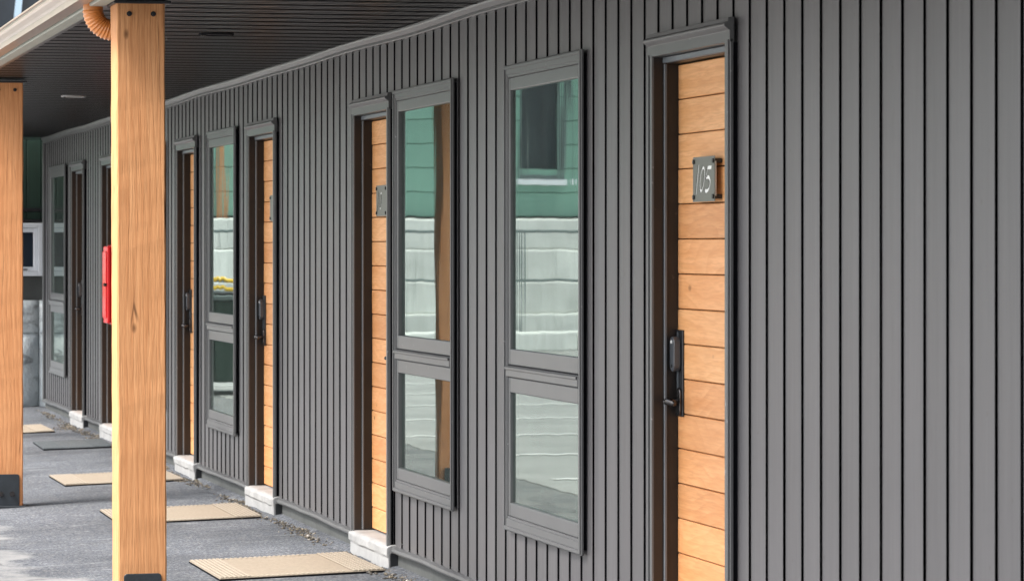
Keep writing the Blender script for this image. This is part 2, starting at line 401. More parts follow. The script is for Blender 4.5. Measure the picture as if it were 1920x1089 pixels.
motel = empty('motel_building', (0, 18, 0))
tag(motel, 'long single-storey motel wing with charcoal vertical siding, cedar doors and low dark soffit', 'building')
def P(name, mat, *a, bevel=0.0, parent=None, segs=1):
    o = box(name, mat, parent or motel, *a, bevel=bevel, segs=segs)
    if parent is None: o.location.y -= 18
    return o
def Q(mb, name, mat, bevel=0.0, smooth=False, segs=1):      # mesh in world coordinates -> part of the motel
    return mb.build(name, mat, motel, bevel, segs, smooth, loc=(0, -18, 0))

# black membrane behind the boards, colouring shade into the joints, notched around the openings
mb = MB(); y = S0
for a, b, z0, z1, k in OPEN:
    a2, b2 = a + 0.045, b - 0.045
    mb.box(0.045, 0.12, y, a2, ZB, SOF)
    mb.box(0.045, 0.12, a2, b2, z1 - 0.05, SOF)
    if k == 'w': mb.box(0.045, 0.12, a2, b2, ZB, z0 + 0.045)
    y = b2
mb.box(0.045, 0.12, y, S1, ZB, SOF)
Q(mb, 'wall_membrane', 'membrane')
P('light_block', 'room', 0.5, 7.0, S0, S1, 0.0, SOF + 0.1)  # unseen solid added to stop light leaking in behind the wall

# siding boards: thin pressed boards, near edge turned back into the joint
PITCH = 0.177; BW = 0.1695
BP = [(0.0, -0.0052), (0.005, -0.0058), (0.030, -0.0052), (0.085, -0.0037), (0.130, -0.0016), (0.160, -0.0003), (BW, 0.0006)]   # lapped: the near edge stands proud of its neighbour
def depth(u):
    for (u0, d0), (u1, d1) in zip(BP, BP[1:]):
        if u0 <= u <= u1: return d0 + (d1 - d0) * (u - u0) / (u1 - u0)
    return BP[-1][1]
def board_piece(mb, lo, hi, z0, z1, bow):
    us = [lo] + [u for u, _ in BP if lo + 1e-4 < u < hi - 1e-4] + [hi]
    zs = [z0 + (z1 - z0) * i / 6 for i in range(7)] if z1 - z0 > 1 else [z0, z1]
    b = len(mb.v); nz = len(zs)
    for u in us:
        for z in zs:
            wv = bow[0] * math.sin(bow[1] + z * 2.1) 
            mb.v.append((depth(u) + bow[2] * math.sin(bow[3] + z * 1.7) , u + wv, z))
    for i in range(len(us) - 1):
        for j in range(nz - 1):
            mb.f.append((b + i * nz + j, b + (i + 1) * nz + j, b + (i + 1) * nz + j + 1, b + i * nz + j + 1))
cache = {}
nb = int((S1 - 10.508 - 0.05) / PITCH)
first = int((10.508 - S0) / PITCH)
for i in range(-first, nb + 1):
    y0 = 10.508 + i * PITCH + 0.003; y1 = y0 + BW
    if y1 > S1: continue
    hit = [o for o in OPEN if o[1] - 0.03 > y0 + 0.004 and o[0] + 0.03 < y1 - 0.004]
    var = random.randrange(5)
    pieces = []                                  # each: list of (lo, hi, z0, z1)
    if not hit: pieces.append([(0, BW, ZB, ZT)])
    else:
        a, b, z0, z1, k = hit[0]
        a2, b2 = a + 0.03, b - 0.03
        lo, hi = max(0, a2 - y0), min(BW, b2 - y0)
        side = []
        if lo > 0.012: side.append((0, lo, ZB, ZT))
        if hi < BW - 0.012: side.append((hi, BW, ZB, ZT))
        if len(hit) > 1:                           # joint of two openings
            c2 = hit[1][0] + 0.03 - y0
            side = [(hi, min(BW, c2), ZB, ZT)]
        top = (lo, hi, z1 - 0.02, ZT); bot = (lo, hi, ZB, z0 + 0.02) if k == 'w' else None
        if side: pieces.append(side + [top] + ([bot] if bot else []))
        else:
            pieces.append([top])
            if bot: pieces.append([bot])
    for pc in pieces:
        key = (tuple((round(a, 3), round(b, 3), round(c, 3), round(d, 3)) for a, b, c, d in pc), var)
        if key not in cache:
            rr = random.Random(var * 31 + 5)
            bow = (rr.uniform(0.0004, 0.0016), rr.uniform(0, 6), rr.uniform(0.0001, 0.0005), rr.uniform(0, 6))
            m_ = MB()
            for lo, hi, z0, z1 in pc: board_piece(m_, lo, hi, z0, z1, bow)
            cache[key] = m_.mesh('siding_board', 'siding', smooth=True)
        put('siding_board', cache[key], motel, (0, y0 - 18, 0))
P('corner_trim', 'trim', -0.02, 0.05, S1, S1 + 0.07, ZB, SOF, bevel=0.004)

# foundation and base flashing between the door steps
y = S0; segs = []
for a, b in DOORS + [(S1 + 0.07, None)]:
    segs.append((y, a - 0.02)); y = (b or 0) + 0.02
for a, b in segs:
    P('foundation', 'found', 0.008, 0.4, a, b, -0.15, ZB - 0.004)
    n_ = max(2, int((b - a) / 0.25)); mb = MB()
    pr = [(0.02, 0.0), (-0.020, -0.004), (-0.024, 0.004), (-0.022, 0.018), (-0.006, 0.026), (0.02, 0.026)]
    ph = random.uniform(0, 6)
    for q in range(n_ + 1):
        yy = a + (b - a) * q / n_; dz = 0.0035 * math.sin(ph + yy * 2.3) + 0.002 * math.sin(yy * 7)
        mb.v += [(px, yy, ZB - 0.012 + pz + dz) for px, pz in pr]
    for q in range(n_):
        for r_ in range(6): mb.f.append((q * 6 + r_, q * 6 + (r_ + 1) % 6, q * 6 + 6 + (r_ + 1) % 6, q * 6 + 6 + r_))
    mb.f.append(tuple(range(5, -1, -1))); mb.f.append(tuple(n_ * 6 + r_ for r_ in range(6)))
    Q(mb, 'base_flashing', 'trim')

# wavy crown trim where wall meets soffit
mb = MB(); pr = [(0.02, -0.045), (-0.016, -0.045), (-0.020, -0.040), (-0.020, -0.028), (-0.034, -0.012), (-0.036, -0.004), (-0.036, 0.004), (0.02, 0.004)]
n_ = 90
for q in range(n_ + 1):
    yy = S0 + (S1 - S0) * q / n_; dz = 0.006 * math.sin(yy * 1.9) * math.sin(yy * 0.43 + 1) - 0.004
    mb.v += [(px, yy, SOF + pz + dz) for px, pz in pr]
for q in range(n_):
    for r_ in range(8): mb.f.append((q * 8 + r_, q * 8 + (r_ + 1) % 8, q * 8 + 8 + (r_ + 1) % 8, q * 8 + 8 + r_))
Q(mb, 'crown_trim', 'trim')

# soffit panels, each with three shallow pressed ribs, and the roof edge
PW = 0.2745; EDGE = 1.535
pm = MB()
for r_ in range(3):                       # each rib's near edge hangs a little below its neighbour
    a, b_ = r_ * PW / 3 + 0.002, (r_ + 1) * PW / 3 - 0.002
    t_ = 0.0045 if r_ == 0 else 0.0016
    k0 = len(pm.v)
    for x in (-EDGE, 0.02): pm.v += [(x, a, -t_), (x, a + 0.006, -t_ - 0.0004), (x, b_, 0.0)]
    pm.f += [(k0, k0 + 1, k0 + 4, k0 + 3), (k0 + 1, k0 + 2, k0 + 5, k0 + 4)]
pme = pm.mesh('soffit_panel', 'soffit')
k = 0; y = S0 - 0.5
while y < S1 + 0.6:
    o = put('soffit_panel', pme, motel, (0, y - 18, SOF))
    y += PW
RE0, RE1 = S0 - 0.5, S1 + 0.85
P('roof_deck', 'roof', -1.60, 7.2, RE0, RE1, SOF + 0.03, SOF + 0.10)
P('soffit_edge_trim', 'soffit', -1.56, -1.525, RE0, RE1, SOF - 0.006, SOF + 0.028, bevel=0.003)
P('fascia', 'fascia', -1.625, -1.56, RE0, RE1, SOF - 0.014, SOF + 0.09, bevel=0.004)
gp = [(-1.632, -0.004), (-1.715, -0.008), (-1.722, 0.028), (-1.731, 0.046), (-1.751, 0.074), (-1.757, 0.092), (-1.757, 0.116), (-1.767, 0.118), (-1.767, 0.132), (-1.748, 0.132), (-1.748, 0.095), (-1.722, 0.055), (-1.708, 0.004), (-1.640, 0.006), (-1.636, 0.128), (-1.632, 0.128)]
Q(MB().prism([(-1.632 + (a + 1.632) * 0.82, SOF + (b * 0.56 if b > 0 else b)) for a, b in gp], RE0, RE1), 'gutter', 'gutter')
for yy in [16.2 + i * 0.9 for i in range(6)]:
    P('gutter_hanger', 'gutter', -1.722, -1.634, yy, yy + 0.03, SOF + 0.058, SOF + 0.062)

# ------------------------------------------------------------------ windows
XF = -0.030                               # casing front
def frame(mb, x0, x1, a, b, z0, z1, wl, wr, wb, wt):
    """rectangular frame in the wall plane; a/b = near/far y; members butt end to end"""
    mb.box(x0, x1, a, a + wl, z0, z1); mb.box(x0, x1, b - wr, b, z0, z1)
    mb.box(x0, x1, a + wl, b - wr, z0, z0 + wb); mb.box(x0, x1, a + wl, b - wr, z1 - wt, z1)
PANE_TILT = [0.0, -0.0035, 0.0, 0.0, 0.0]    # panes never sit perfectly square
def win(a, b, idx):
    W = b - a
    mb = MB()                              # stepped casing, standing on a set-back dark body
    frame(mb, XF, XF + 0.011, 0, W, WZ0, WZ1, 0.038, 0.038, 0.050, 0.040)
    frame(mb, XF - 0.006, XF + 0.0005, 0.004, W - 0.004, WZ0 + 0.004, WZ1 - 0.004, 0.014, 0.014, 0.016, 0.014)
    frame(mb, XF + 0.004, XF + 0.05, 0.034, W - 0.034, WZ0 + 0.045, WZ1 - 0.036, 0.008, 0.008, 0.015, 0.015)
    o = mb.build('window', 'trim', motel, 0.0022, 1, loc=(0, a - 18, 0))
    jb = MB(); frame(jb, XF + 0.0115, 0.03, 0.020, W - 0.020, WZ0 + 0.02, WZ1 - 0.02, 0.02, 0.02, 0.02, 0.016)
    jb.build('shadow_gap_channel', 'membrane', o)  # black channel colours in the shadow gap behind the casing
    MB().box(XF - 0.004, 0.05, 0.0425, W - 0.0425, 1.006, 1.052).box(XF - 0.011, XF - 0.0045, 0.044, W - 0.044, 1.034, 1.048).build('mullion', 'trim', o, 0.003)
    for nm, z0, z1, rb, rt in (('upper', 1.054, 2.219, 0.064, 0.052), ('lower', 0.440, 1.004, 0.056, 0.062)):
        s = MB(); frame(s, XF + 0.007, 0.06, 0.043, W - 0.043, z0, z1, 0.030, 0.032, rb, rt)
        so_ = s.build('sash', 'trim', o, 0.004, 2)
        gb = MB(); gb.box(-0.0025, 0.0025, 0.068, W - 0.070, z0 + rb - 0.008, z1 - rt + 0.008)
        gp_ = gb.build('pane', 'glass', o, loc=(-0.008, 0, 0)); gp_.rotation_euler.z = PANE_TILT[idx]
    # dark box added behind the glass to block light, standing in for a room
    nb_ = MB(); x0, x1 = 0.061, 0.46; a0, b0, z0, z1 = 0.05, W - 0.05, WZ0 + 0.05, WZ1 - 0.045
    nb_.v += [(x, y_, z) for x in (x0, x1) for y_ in (a0, b0) for z in (z0, z1)]
    nb_.f += [(4, 5, 7, 6), (0, 4, 6, 2), (1, 3, 7, 5), (0, 1, 5, 4), (2, 6, 7, 3)]
    nb_.build('dark_niche', 'room', o)
    cu = MB(); nfold = 44; c0, c1 = W - 0.36, W - 0.06
    for q in range(nfold + 1):
        yy = c0 + (c1 - c0) * q / nfold; xx = 0.17 + 0.022 * math.sin(q * 1.15 + idx) + 0.008 * math.sin(q * 2.7)
        cu.v += [(xx, yy, WZ0 + 0.06), (xx, yy, WZ1 - 0.07)]
    for q in range(nfold): cu.f.append((2 * q, 2 * q + 2, 2 * q + 3, 2 * q + 1))
    cu.build('curtain', 'curtain', o, smooth=True)
    return o
for i, (a, b) in enumerate(WINDOWS): win(a, b, i)

# ------------------------------------------------------------------ doors
XD = 0.062
plank_me = {}
def door(a, b, idx, lock):
    """a/b near/far edge of the trim; lock: +1 far edge, -1 near edge, 0 none"""
    W = b - a
    o = MB()                                # casing: two side legs and a stepped head
    o.box(XF, XF + 0.012, 0, 0.046, DZ0 - 0.02, 2.199); o.box(XF, XF + 0.012, W - 0.046, W, DZ0 - 0.02, 2.199)
    o.box(XF - 0.007, XF + 0.0005, 0.006, 0.018, DZ0 - 0.02, 2.195); o.box(XF - 0.007, XF + 0.0005, W - 0.018, W - 0.006, DZ0 - 0.02, 2.195)
    o.box(XF - 0.003, 0.02, 0.030, 0.052, DZ0 - 0.02, 2.197); o.box(XF - 0.003, 0.02, W - 0.052, W - 0.030, DZ0 - 0.02, 2.197)
    o.box(XF + 0.013, 0.02, 0.046, W - 0.046, 2.188, 2.25)
    d = o.build('door', 'trim', motel, 0.0022, 1, loc=(0, a - 18, 0))
    hd = MB().prism([(XF + 0.014, 2.188), (XF - 0.002, 2.188), (XF - 0.002, 2.225), (XF - 0.012, 2.232), (XF - 0.020, 2.240), (XF - 0.020, 2.246), (XF - 0.008, 2.252), (XF - 0.006, 2.266), (XF + 0.014, 2.268)], 0.0, W)
    hd.build('door_head', 'trim', d, 0.001)
    mb = MB().box(-0.016, 0.03, 0.012, 0.029, DZ0, 2.187).box(-0.016, 0.03, W - 0.029, W - 0.012, DZ0, 2.187)
    mb.build('shadow_gap_channel', 'membrane', d)  # black strips painting the shadow gap beside the casing legs
    j = MB()                                # brown jambs and head
    j.box(XF + 0.004, 0.14, W - 0.0525, W - 0.030, DZ0, 2.187); j.box(XF + 0.004, 0.14, 0.030, 0.0525, DZ0, 2.187)
    j.box(0.022, 0.14, 0.0535, W - 0.0535, 2.165, 2.187)
    j.build('jamb', 'jamb', d, 0.001)
    s = MB()
    s.box(0.010, 0.020, W - 0.064, W - 0.0535, DZ0, 2.164); s.box(0.010, 0.020, 0.0535, 0.064, DZ0, 2.164)
    s.box(0.006, 0.021, 0.0535, W - 0.0535, 2.166, 2.186)
    s.build('weather_strip', 'strip', d, 0.002)
    MB().box(XD + 0.030, XD + 0.045, 0.05, W - 0.05, DZ0, 2.19).build('door_backing', 'membrane', d)
    # horizontal cedar planks
    h = 0.1205; z = 2.160; n_ = 0
    PWd = W - 0.112
    while z > DZ0 + 0.02:
        hh = min(h, z - DZ0 - 0.004) - 0.0035
        if hh < 0.03: break
        key = (round(PWd, 3), round(hh, 3))
        if key not in plank_me:
            m_ = MB().box(0, 0.028, -PWd / 2, PWd / 2, -hh / 2, hh / 2)
            plank_me[key] = m_.mesh('plank', 'door', 0.0025)
        put('plank', plank_me[key], d, (XD + random.uniform(-0.0012, 0.0012), W / 2, z - hh / 2))
        z -= h; n_ += 1
    if lock:
        def ly(v): return W - 0.054 - v if lock > 0 else 0.054 + v
        def lb(mbx, x0, x1, v0, v1, z0, z1):
            p, q = sorted((ly(v0), ly(v1))); return mbx.box(x0, x1, p, q, z0, z1)
        lp = lb(MB(), XD - 0.008, XD - 0.0015, 0.004, 0.082, 0.948, 1.246).build('lock_plate', 'black', d, 0.002)
        lb(MB(), XD - 0.011, XD - 0.008, 0.026, 0.032, 0.956, 1.238).build('plate_ridge', 'strip', d)
        kb = MB()                            # rounded keypad body
        c = (ly(0.038), 1.163); pts = []
        for q in range(24):
            t_ = 2 * math.pi * q / 24; e = 0.034 if math.sin(t_) >= 0 else -0.034
            pts.append((c[0] + 0.027 * math.cos(t_), c[1] + e + 0.027 * math.sin(t_)))
        kb.prism(pts, XD - 0.034, XD - 0.008, 'x').build('keypad', 'keypad', d, 0.003, smooth=False)
        for zz in (1.205, 1.122):
            MB().tube([(XD - 0.0365, c[0], zz), (XD - 0.0335, c[0], zz)], 0.006, 10).build('keypad_button', 'black' if zz < 1.15 else 'signw', d)
        eb = MB(); ce = (ly(0.052), 1.0); pts = []
        for q in range(24):
            t_ = 2 * math.pi * q / 24; e = 0.026 if math.sin(t_) >= 0 else -0.026
            pts.append((ce[0] + 0.022 * math.cos(t_), ce[1] + e + 0.022 * math.sin(t_)))
        eb.prism(pts, XD - 0.016, XD - 0.008, 'x').build('escutcheon', 'chrome', d, 0.002)
        lv = MB().tube([(XD - 0.014, ce[0], 1.0), (XD - 0.05, ce[0], 1.0), (XD - 0.058, ce[0] - 0.004 * lock, 1.0), (XD - 0.062, ce[0] - 0.03 * lock, 1.0), (XD - 0.062, ce[0] - 0.115 * lock, 0.998)],
                       [0.012, 0.011, 0.0115, 0.011, 0.009], 12)
        lv.build('lever', 'chrome', d, smooth=True)
    return d
LOCKS = [1, -1, 1, 1, 0, 1]
for i, (a, b) in enumerate(DOORS): door(a, b, i, LOCKS[i])

# ------------------------------------------------------------------ white door steps
STEP_LABELS = [None,
               'largest white concrete step in view, right of the nearest doormat',
               'second largest white concrete step, at the door left of the wide plain siding',
               'white concrete step just right of the front timber post',
               'thin sliver of white step below the red cabinet',
               'small white concrete step farthest along the wall, near the green annex']
for i, (a, b) in enumerate(DOORS):
    W = b - a; m_ = MB()
    pr = [(0.09, -0.12), (-0.036, -0.12), (-0.038, 0.058), (-0.044, 0.066), (-0.045, 0.100), (-0.037, 0.111), (-0.022, 0.117), (0.09, 0.1185)]
    nn = 14
    rr = random.Random(i)
    for q in range(nn + 1):
        yy = -0.015 + (W + 0.03) * q / nn
        m_.v += [(px + rr.uniform(-0.003, 0.003), yy, pz + (rr.uniform(-0.003, 0.003) if 1 < j < 6 else 0)) for j, (px, pz) in enumerate(pr)]
    for q in range(nn):
        for r_ in range(8): m_.f.append((q * 8 + r_, q * 8 + (r_ + 1) % 8, q * 8 + 8 + (r_ + 1) % 8, q * 8 + 8 + r_))
    m_.f.append(tuple(range(7, -1, -1))); m_.f.append(tuple(nn * 8 + r_ for r_ in range(8)))
    if i == 0:
        m_.build('door_step', 'white', motel, 0.003, loc=(0, a - 18, 0)); continue
    st = empty('door_step', (0, a, 0))
    tag(st, STEP_LABELS[i], 'step', 'white concrete steps under the doors')
    m_.build('step_block', 'white', st, 0.003)
    MB().box(-0.030, 0.05, -0.034, -0.0165, -0.1, 0.080).build('dark_edge', 'black', st, 0.002)  # black strip along the near side of the step

# ------------------------------------------------------------------ door number plates
def stroke(pts, wd):
    """closed outline of a polyline drawn with a pen of width wd"""
    L, Rr = [], []; n = len(pts)
    for i, p in enumerate(pts):
        a = Vector(pts[max(i - 1, 0)]); b = Vector(pts[min(i + 1, n - 1)]); d = (b - a).normalized(); nrm = Vector((-d.y, d.x)) * wd / 2
        L.append(tuple(Vector(p) + nrm)); Rr.append(tuple(Vector(p) - nrm))
    return L + Rr[::-1]
def arc(cx, cy, rx, ry, t0, t1, n=18):
    return [(cx + rx * math.cos(R(t0 + (t1 - t0) * i / n)), cy + ry * math.sin(R(t0 + (t1 - t0) * i / n))) for i in range(n + 1)]
def digit(ch, ox, h, wd):
    """outlines of a slanted digit, u to the right as read, origin at its foot"""
    out = []
    if ch == '1': out = [stroke([(0.012, -0.07 * h), (0.012, 0.5 * h), (0.012, 1.06 * h)], wd)]
    if ch == '0':
        out = [arc(0.030, h / 2, 0.030, h / 2, 0, 360, 36)[:-1], arc(0.030, h / 2, 0.030 - wd, h / 2 - wd * 0.8, 0, 360, 36)[:-1]]
    if ch == '5':
        pts = [(0.060, h - wd / 2), (0.034, h - wd / 2), (0.012, h - wd / 2), (0.008, 0.75 * h), (0.006, 0.56 * h)] + arc(0.026, 0.31 * h, 0.032, 0.27 * h, 120, -130, 18)
        out = [stroke(pts, wd)]
    sh = 0.35
    return [[(ox + u + v * sh, v) for u, v in pl] for pl in out]
def plate(name, y_far, wdt, z0, z1, text, label):
    """front sheet cut through with digits, on stand-offs over a white back sheet; as read, u runs from the far edge towards the near edge"""
    x_f, x_b = 0.034, 0.0355
    e = empty(name, (0, y_far, z0)); tag(e, label, 'sign', 'door number plates')
    h = z1 - z0
    cu = bpy.data.curves.new('plate', 'CURVE'); cu.dimensions = '2D'; cu.fill_mode = 'BOTH'; cu.extrude = 0.0009
    loops = [[(0, 0), (wdt, 0), (wdt, h), (0, h)]]
    ox = {0: 0.022, 1: 0.060, 2: 0.128}
    for i, ch in enumerate(text): loops += [[(u, v + 0.031) for u, v in pl] for pl in digit(ch, ox[i], 0.088, 0.0125)]
    for pl in loops:
        s = cu.splines.new('POLY'); s.points.add(len(pl) - 1); s.use_cyclic_u = True
        for q, (u, v) in zip(s.points, pl): q.co = (u, v, 0, 1)
    tmp = bpy.data.objects.new('tmp', cu); C.objects.link(tmp)
    bpy.context.view_layer.update()
    me = bpy.data.meshes.new_from_object(tmp.evaluated_get(bpy.context.evaluated_depsgraph_get()))
    bpy.data.objects.remove(tmp)
    # curve (u, v, w) -> world offsets (x = -w, y = -u, z = v)
    me.transform(Matrix(((0, 0, -1, 0), (-1, 0, 0, 0), (0, 1, 0, 0), (0, 0, 0, 1))))
    me.materials.clear(); me.materials.append(M['sign'])
    me.name = 'front_plate'
    put('front_plate', me, e, (x_f, 0, 0))
    MB().box(x_b, x_b + 0.004, -wdt + 0.002, -0.012, 0.018, h - 0.018).build('back_plate', 'signw', e, 0.001)
    for u in (0.014, wdt - 0.014):
        for v in (0.016, h - 0.016):
            MB().tube([(x_f - 0.006, -u, v), (XD - 0.001, -u, v)], 0.008, 12).build('standoff', 'black', e)
    return e
plate('door_number_sign', 11.265, 0.255, 1.683, 1.834, '105', 'grey metal plate with cut-out number 105 on the nearest door')
plate('door_number_sign', 16.80, 0.255, 1.683, 1.834, '10', 'dark number plate half hidden by trim, on the door left of the post-reflecting window')
plate('door_number_sign', 20.00, 0.255, 1.683, 1.834, '', 'thin edge of a dark plate on the third cedar door')
plate('door_number_sign', 23.10, 0.255, 1.683, 1.834, '', 'thin edge of a dark plate on the door right of the front timber post')

# ------------------------------------------------------------------ timber posts
def post(name, o_c, y0, lean, label, ztop=2.545, bh=0.205):
    zb = gz(o_c); hw = 0.101
    e = empty(name, (-o_c, y0 + hw, zb)); tag(e, label, 'post', 'timber posts along the eave')
    b = MB(); nz = 40; rr = random.Random(int(y0 * 10)); ring = []
    # rough-sawn square timber with worn arrises
    base = []
    ch = 0.006
    for sx, sy in ((1, 1), (-1, 1), (-1, -1), (1, -1)):
        base += [(sx * hw, sy * (hw - ch)), (sx * (hw - ch), sy * hw)] if sx * sy > 0 else [(sx * (hw - ch), sy * hw), (sx * hw, sy * (hw - ch))]
    H = ztop - zb
    for q in range(nz + 1):
        z = 0.014 + (H - 0.030) * q / nz
        for (px, py) in base:
            b.v.append((px + rr.uniform(-0.0011, 0.0011), py + rr.uniform(-0.0011, 0.0011), z))
    for q in range(nz):
        for r_ in range(8): b.f.append((q * 8 + r_, q * 8 + (r_ + 1) % 8, q * 8 + 8 + (r_ + 1) % 8, q * 8 + 8 + r_))
    b.f.append(tuple(range(7, -1, -1))); b.f.append(tuple(nz * 8 + r_ for r_ in range(8)))
    b.build('timber', 'post', e)
    MB().box(-hw - 0.012, hw + 0.022, -hw - 0.022, hw + 0.022, H - 0.0155, H - 0.003).build('top_plate', 'black', e, 0.002)
    MB().box(-hw - 0.02, hw + 0.02, -hw - 0.025, hw + 0.025, -0.01, 0.0135).build('base_plate', 'bracket', e, 0.003)
    for sy in (-1, 1):
        br = []; ww, hh, r0 = 0.078, bh, 0.014
        br = [(-ww, 0.0142), (ww, 0.0142)] + [(ww - r0 + r0 * math.cos(R(t)), hh - r0 + r0 * math.sin(R(t))) for t in range(0, 91, 15)] + [(-ww + r0 + r0 * math.cos(R(t)), hh - r0 + r0 * math.sin(R(t))) for t in range(90, 181, 15)]
        ya, yb = sorted((sy * (hw + 0.0015), sy * (hw + 0.009)))
        bk = MB().prism([(p, q) for p, q in br], ya, yb).build('base_bracket', 'bracket', e, 0.0012)
        for px in (-0.034, 0.034):
            m2 = MB().tube([(px, sy * (hw + 0.009), 0.085), (px, sy * (hw + 0.013), 0.085)], 0.016, 14).tube([(px, sy * (hw + 0.013), 0.085), (px, sy * (hw + 0.024), 0.085)], 0.010, 6)
            m2.build('bolt', 'chrome', bk)
    for px in (-0.048, 0.052):
        MB().tube([(px, -hw - 0.001, H - 0.058), (px, -hw - 0.004, H - 0.058)], 0.011, 12).tube([(px, -hw - 0.004, H - 0.058), (px, -hw - 0.010, H - 0.058)], 0.006, 6).build('bolt', 'black', e)
    e.rotation_euler.y = R(lean)
    return e
post('timber_post', 1.437, 14.35, -0.18, 'orange-stained timber post in front, full height beside the copper downspout', ztop=2.556, bh=0.232)
post('timber_post', 1.388, 21.20, 0.0, 'timber post at the left picture edge with black steel base')
post('timber_post', 1.388, 28.35, 0.0, 'timber post seen only mirrored in the window between the third and fourth doors')

# ------------------------------------------------------------------ copper downspout elbow
ds = empty('downspout', (-1.605, 14.68, SOF + 0.018)); tag(ds, 'copper-brown corrugated downspout elbow curving behind the front timber post', 'downspout')
pts = [(0, 0, 0.05), (0, 0, 0.02), (0, 0, -0.03)]; rad = [0.043, 0.043, 0.043]
rc = 0.085; na = 64
for i in range(na + 1):
    t_ = R(90) * i / na * 0.95
    pts.append((rc - rc * math.cos(t_), 0, -0.045 - rc * math.sin(t_)))
    ph = (i / na * 11) % 1.0
    rad.append(0.0415 + 0.0055 * (1 - abs(2 * ph - 1)) ** 2.2)
pts.append((0.15, 0, -0.136)); rad.append(0.043)
MB().tube(pts, rad, 24).build('elbow', 'copper', ds, smooth=True)
MB().tube([(0.15, 0, -0.134), (0.185, 0, -0.140), (0.205, 0, -0.165), (0.207, 0, -0.2), (0.207, 0, -2.58)], 0.042, 20).build('down_pipe', 'copper', ds, smooth=True)
MB().tube([(0, 0, 0.0), (0, 0, -0.022)], 0.0475, 24).build('outlet_collar', 'copper', ds)

# ------------------------------------------------------------------ recessed soffit lights
for (o_, yy, lens, lab) in ((0.80, 16.55, 'black', 'dark recessed light in the soffit right of the front post'), (0.72, 23.6, 'lens', 'pale recessed light in the soffit between the two posts')):
    e = empty('soffit_light', (-o_, yy, SOF)); tag(e, lab, 'light', 'recessed soffit lights')
    mb = MB(); sg = 28
    pr = [(0.085, 0.002), (0.085, -0.009), (0.082, -0.011), (0.066, -0.0105), (0.064, 0.004)]
    for k in range(sg):
        t_ = 2 * math.pi * k / sg
        mb.v += [(r_ * math.cos(t_), r_ * math.sin(t_), z) for r_, z in pr]
    for k in range(sg):
        k2 = (k + 1) % sg
        for j in range(4): mb.f.append((k * 5 + j, k2 * 5 + j, k2 * 5 + j + 1, k * 5 + j + 1))
    mb.build('light_ring', 'membrane' if lens == 'black' else 'lens', e, smooth=True)
    MB().tube([(0, 0, 0.001), (0, 0, -0.0075)], 0.0640, 24).build('light_lens', 'membrane' if lens == 'black' else lens, e)
    MB().box(-0.075, -0.055, -0.035, -0.02, -0.016, -0.011).build('spring_clip', 'chrome', e, 0.001)

# ------------------------------------------------------------------ red cabinet on the wall
fc = empty('extinguisher_cabinet', (0, 26.15, 0.95)); tag(fc, 'bright red cabinet on the wall, mostly hidden behind the front timber post', 'cabinet')
MB().box(-0.175, -0.034, -0.12, 0.12, 0, 0.60).build('cabinet_body', 'red', fc, 0.012, 3)
MB().box(-0.205, -0.176, -0.125, 0.125, 0.01, 0.59).build('cabinet_door', 'red', fc, 0.008, 2)
MB().box(-0.215, -0.206, -0.105, 0.105, 0.05, 0.55).build('door_panel', 'red', fc, 0.004, 1)
MB().box(-0.12, -0.034, -0.05, 0.05, -0.085, -0.004).build('mounting_block', 'pvc', fc, 0.006)
MB().tube([(-0.206, -0.10, 0.30), (-0.232, -0.10, 0.30)], 0.012, 12).build('latch', 'chrome', fc)

# ------------------------------------------------------------------ doormats
def mat(o0, o1, y0, y1, rot, label, dark=False):
    oc, yc = (o0 + o1) / 2, (y0 + y1) / 2
    e = empty('doormat', (-oc, yc, 0)); hx, hy = (o1 - o0) / 2, (y1 - y0) / 2
    za, zb_ = gz(o1), gz(o0)
    e.location.z = (za + zb_) / 2 + 0.003; e.rotation_euler = (0, -math.atan2(zb_ - za, o1 - o0), R(rot))
    tag(e, label, 'doormat', 'doormats along the walkway')
    A, B = ('matdk', 'matdk') if dark else ('mat', 'matrib')
    MB().box(-hx - 0.002, hx + 0.002, -hy - 0.002, hy + 0.002, 0.0, 0.0055).build('mat_shadow_backing', 'membrane', e)  # slightly larger black layer draws the shadow line round the mat
    MB().box(-hx, hx, -hy, hy, 0.0056, 0.011).build('mat_base', A, e, 0.002)
    for side in (-1, 1):
        p, q = sorted((side * (hx - 0.002), side * (hx - 0.150)))
        MB().box(p, q, -hy + 0.002, hy - 0.002, 0.0111, 0.0118).build('mat_groove_shade', 'matdk' if dark else 'grooveshade', e)  # dark underlay puts shade into the valleys between ribs
    rb = MB()
    for side in (-1, 1):
        for k in range(7):                    # long ribs along the two ends
            x = side * (hx - 0.010 - k * 0.0215)
            rb.box(x - 0.0062, x + 0.0062, -hy + 0.004, hy - 0.004, 0.0119, 0.0155)
        nx = int((2 * hx - 0.31) / 0.024)
        for k in range(nx):                   # short ticks along the other two edges
            x = -hx + 0.158 + k * 0.024
            p, q = sorted((side * (hy - 0.004), side * (hy - 0.055)))
            rb.box(x - 0.0055, x + 0.0055, p, q, 0.0112, 0.0138)
    rb.build('mat_border', B, e)['kind'] = 'stuff'
    return e
mat(0.075, 0.86, 16.06, 17.02, 0.5, 'beige ribbed doormat nearest the camera, beside the largest white step')
mat(0.10, 0.91, 19.45, 20.45, -0.4, 'beige ribbed doormat passing behind the front post, second nearest')
mat(0.10, 0.88, 22.66, 23.62, 0.4, 'beige ribbed doormat behind the front post, third nearest')
mat(0.08, 0.62, 26.55, 27.55, -1.0, 'charcoal doormat lying flat between beige mats', True)
mat(0.30, 0.98, 28.95, 30.05, 0.3, 'farthest beige doormat, right of the left-edge post')

